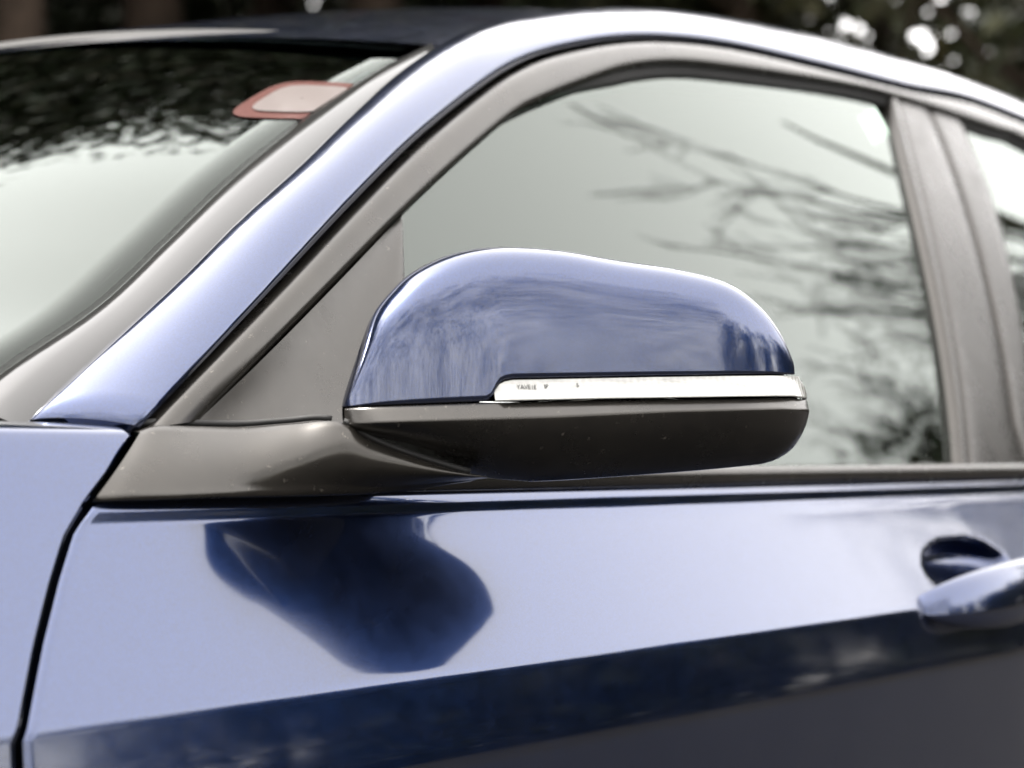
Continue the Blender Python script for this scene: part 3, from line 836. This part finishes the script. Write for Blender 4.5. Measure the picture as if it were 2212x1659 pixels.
def tree(i, x, y, sc, rz, label, group):
    tm, cm = protos[i]
    e = bpy.data.objects.new('woodland_tree', None); SC.collection.objects.link(e)
    e.location = (x, y, 0); e.rotation_euler = (0, 0, rz); e.scale = (sc, sc, sc)
    tag(e, label, 'tree', group)
    for nm, me in (('trunk', tm), ('crown', cm)):
        o = bpy.data.objects.new(nm, me); SC.collection.objects.link(o); o.parent = e
    return e
# trees that stand in the strip of wood seen above the roof
AZ0 = Vector((CAM.x, CAM.y, 0))
def at_az(deg, r): return (AZ0.x + r * math.cos(R(deg)), AZ0.y + r * math.sin(R(deg)))
seen = [(53.6, 17.0, 1.0, 'blurred dark tree with brown trunk at the left edge, above the windscreen'),
        (49.8, 19.0, 1.05, 'blurred tree with brown trunk second from left, above the windscreen'),
        (46.0, 21.0, 1.1, 'dark blurred tree between the two left trunks and the pale roof glint'),
        (42.4, 18.5, 1.0, 'dark blurred tree above the windscreen corner, left of the roof arch'),
        (38.3, 20.0, 1.05, 'brown trunked tree behind the top of the A pillar'),
        (34.6, 19.0, 1.0, 'dark blurred tree above the middle of the side window'),
        (30.0, 17.5, 1.0, 'tree with upright brown trunk above the right part of the side window'),
        (26.2, 19.0, 0.92, 'dark tree left of the bright sky gaps at upper right'),
        (21.6, 18.0, 0.9, 'dark blurred tree in the upper right corner, right of the sky gaps')]
for k, (az, r, sc, lab) in enumerate(seen):
    x, y = at_az(az, r); tree(5 if az < 29 else k % 5, x, y, sc * (1.5 if az > 41 else 1.0), rnd.random() * 6.28, lab, 'trees of the wood edge behind the roof')
for k in range(16):
    az = 57 + k * 4.5 + rnd.uniform(-1.5, 1.5) if k < 10 else -2 - (k - 10) * 7
    if k >= 10 : continue
    x, y = at_az(az, rnd.uniform(18, 21)); tree(k % 5, x, y, rnd.uniform(1.4, 1.6), rnd.random() * 6.28, 'tree of the wood edge left of the picture, mirrored in the windscreen', 'trees mirrored in the windscreen')
# the deeper wood all round the clearing: one mass
def wood():
    rs = np.random.default_rng(5); V = []; tb = MB()
    def put(az, r, h, n, size=0.22, rad=2.6, base=1.0, tr=0.2):
        x, y = 0.3 + r * math.cos(R(az)), r * math.sin(R(az))
        v = leaves(rs, n, crown_blobs(rs, h, base, rad, 16), size); v[:, 0] += x; v[:, 1] += y; V.append(v)
        if tr > 0: tb.tube([(x, y, -0.1), (x + 0.1, y, h * 0.5), (x, y + 0.1, h * 0.9)], [tr, tr * 0.65, 0.03], 6)
    for az in np.arange(14, 118, 3.2):          # far side
        thin = 0.25 if 20.5 < az < 28 else 1.0
        for q in range(3):
            put(az + rs.uniform(-1.6, 1.6), 25 + 5 * q + rs.uniform(-1, 1), (10.5 + 1.5 * q + (6.5 if az > 42 else 0)) * rs.uniform(0.9, 1.1) * (0.45 if thin < 1 else 1), int(4000 * thin), base=0.4, size=0.15)
    for az in np.arange(-50, 14, 3.4):           # rear and near side: lower, further
        for q in range(2):
            put(az + rs.uniform(-1.8, 1.8), 26 + 6 * q + rs.uniform(-1, 1), (8.0 + 1.0 * q) * rs.uniform(0.85, 1.1), 3800, base=0.3, size=0.15)
    for az in np.arange(272, 312, 3.5):
        put(az + rs.uniform(-2, 2), 25 + rs.uniform(-1, 1), 8.0 * rs.uniform(0.85, 1.1), 5200, base=0.0, size=0.08, tr=0.0)
    for az in np.arange(118, 272, 4.0):          # ahead of the car and behind the camera: open, twiggy
        for q in range(2):
            put(az + rs.uniform(-2, 2), 14 + 5 * q + rs.uniform(-1, 1), (14.5 + 3 * q) * rs.uniform(0.85, 1.1), 4200, base=0.0, size=0.042, tr=0.0)
    o = link('woodland', quadmesh('woodland', np.concatenate(V)), LEAF, None, False); o['kind'] = 'stuff'
    t = tb.build('woodland_trunks', BARK, None, True); t['kind'] = 'stuff'
wood()
# bare tree whose branches show in the window
def bare_tree(x, y, h, seed, label, rz=0.0):
    rs = random.Random(seed); tr, br = MB(), MB()
    def grow(m, p, d, length, r, lvl):
        n = 5 if lvl < 3 else 4; pts = [p]; rad = [r]
        for i in range(n):
            d = (d + Vector((rs.gauss(0, .10), rs.gauss(0, .10), rs.gauss(0.03, .08)))).normalized()
            p = p + d * (length / n); pts.append(p); rad.append(r * (1 - 0.62 * (i + 1) / n))
        m.tube(pts, rad, 8 if lvl < 2 else (5 if lvl < 3 else 3), lvl < 2)
        if lvl >= 4: return
        k = [11, 7, 5, 3][lvl]
        for i in range(k):
            t = (0.25 + 0.75 * (i + rs.random()) / k) * n; j = min(n - 1, int(t)); q = pts[j].lerp(pts[j + 1], t - j)
            ax = d.orthogonal().normalized(); ang = rs.random() * 6.283
            side = (ax * math.cos(ang) + d.cross(ax) * math.sin(ang))
            nd = (d * 0.75 + side * rs.uniform(0.5, 1.0) + Vector((0, 0, 0.12))).normalized()
            grow(br, q, nd, length * rs.uniform(0.42, 0.62), max(0.010, rad[j] * rs.uniform(0.48, 0.66)), lvl + 1)
    grow(tr, Vector((0, 0, -0.1)), Vector((0.02, 0, 1)), h * 0.62, 0.13, 0)
    e = bpy.data.objects.new('bare_tree', None); SC.collection.objects.link(e); e.location = (x, y, 0); e.rotation_euler = (0, 0, rz)
    tag(e, label, 'tree')
    tr.build('trunk', TWIG, e, True); br.build('branches', TWIG, e, True)
def spreading_tree(x, y, h, seed, label):
    """leafless edge tree: long limbs reaching out towards the open car park"""
    rs = random.Random(seed); tr, br = MB(), MB()
    tr.tube([(0, 0, -0.1), (0.05, -0.05, h * 0.3), (-0.05, -0.15, h * 0.6), (0.05, -0.3, h)], [0.17, 0.13, 0.09, 0.02], 10)
    def limb(p, d, ln, r, lvl):
        n = 6; pts = [p]; rad = [r]
        for i in range(n):
            d = (d + Vector((rs.gauss(0, .09), rs.gauss(0, .05), rs.gauss(0.02, .07)))).normalized()
            p = p + d * ln / n; pts.append(p); rad.append(max(0.008, r * (1 - 0.75 * (i + 1) / n)))
        br.tube(pts, rad, 7 if lvl == 0 else 4, False)
        if lvl == 2: return
        for i in range([6, 4][lvl]):
            t = (0.2 + 0.8 * rs.random()) * n; j = min(n - 1, int(t)); q = pts[j].lerp(pts[j + 1], t - j)
            nd = (d * 1.0 + Vector((rs.gauss(0, .5), rs.gauss(-.1, .35), rs.gauss(0.05, .42)))).normalized()
            limb(q, nd, ln * rs.uniform(0.3, 0.5), max(0.011, rad[j] * 0.6), lvl + 1)
    for i in range(16):
        z = 0.4 + (h - 2.6) * (i + rs.random()) / 16
        limb(Vector((0, -0.1, z)), Vector((rs.uniform(-.55, .35), -1, rs.uniform(0.95, 1.8))).normalized(), rs.uniform(2.3, 3.4) * (1.1 - 0.4 * z / h), 0.04, 0)
    for i in range(2):
        limb(Vector((0, -0.1, 1.6 + 0.7 * i)), Vector((rs.uniform(-.6, .6), 0.8, 0.5)).normalized(), 1.2, 0.04, 0)
    e = bpy.data.objects.new('bare_tree', None); SC.collection.objects.link(e); e.location = (x, y, 0)
    tag(e, label, 'tree'); tr.build('trunk', TWIG, e, True); br.build('branches', TWIG, e, True)
spreading_tree(10.6, -0.9, 7.0, 4, 'leafless tree whose long branches fan across the right of the side window')
bare_tree(13.0, -4.6, 7.2, 8, 'smaller leafless tree mirrored lower in the side window beside the mirror tip')
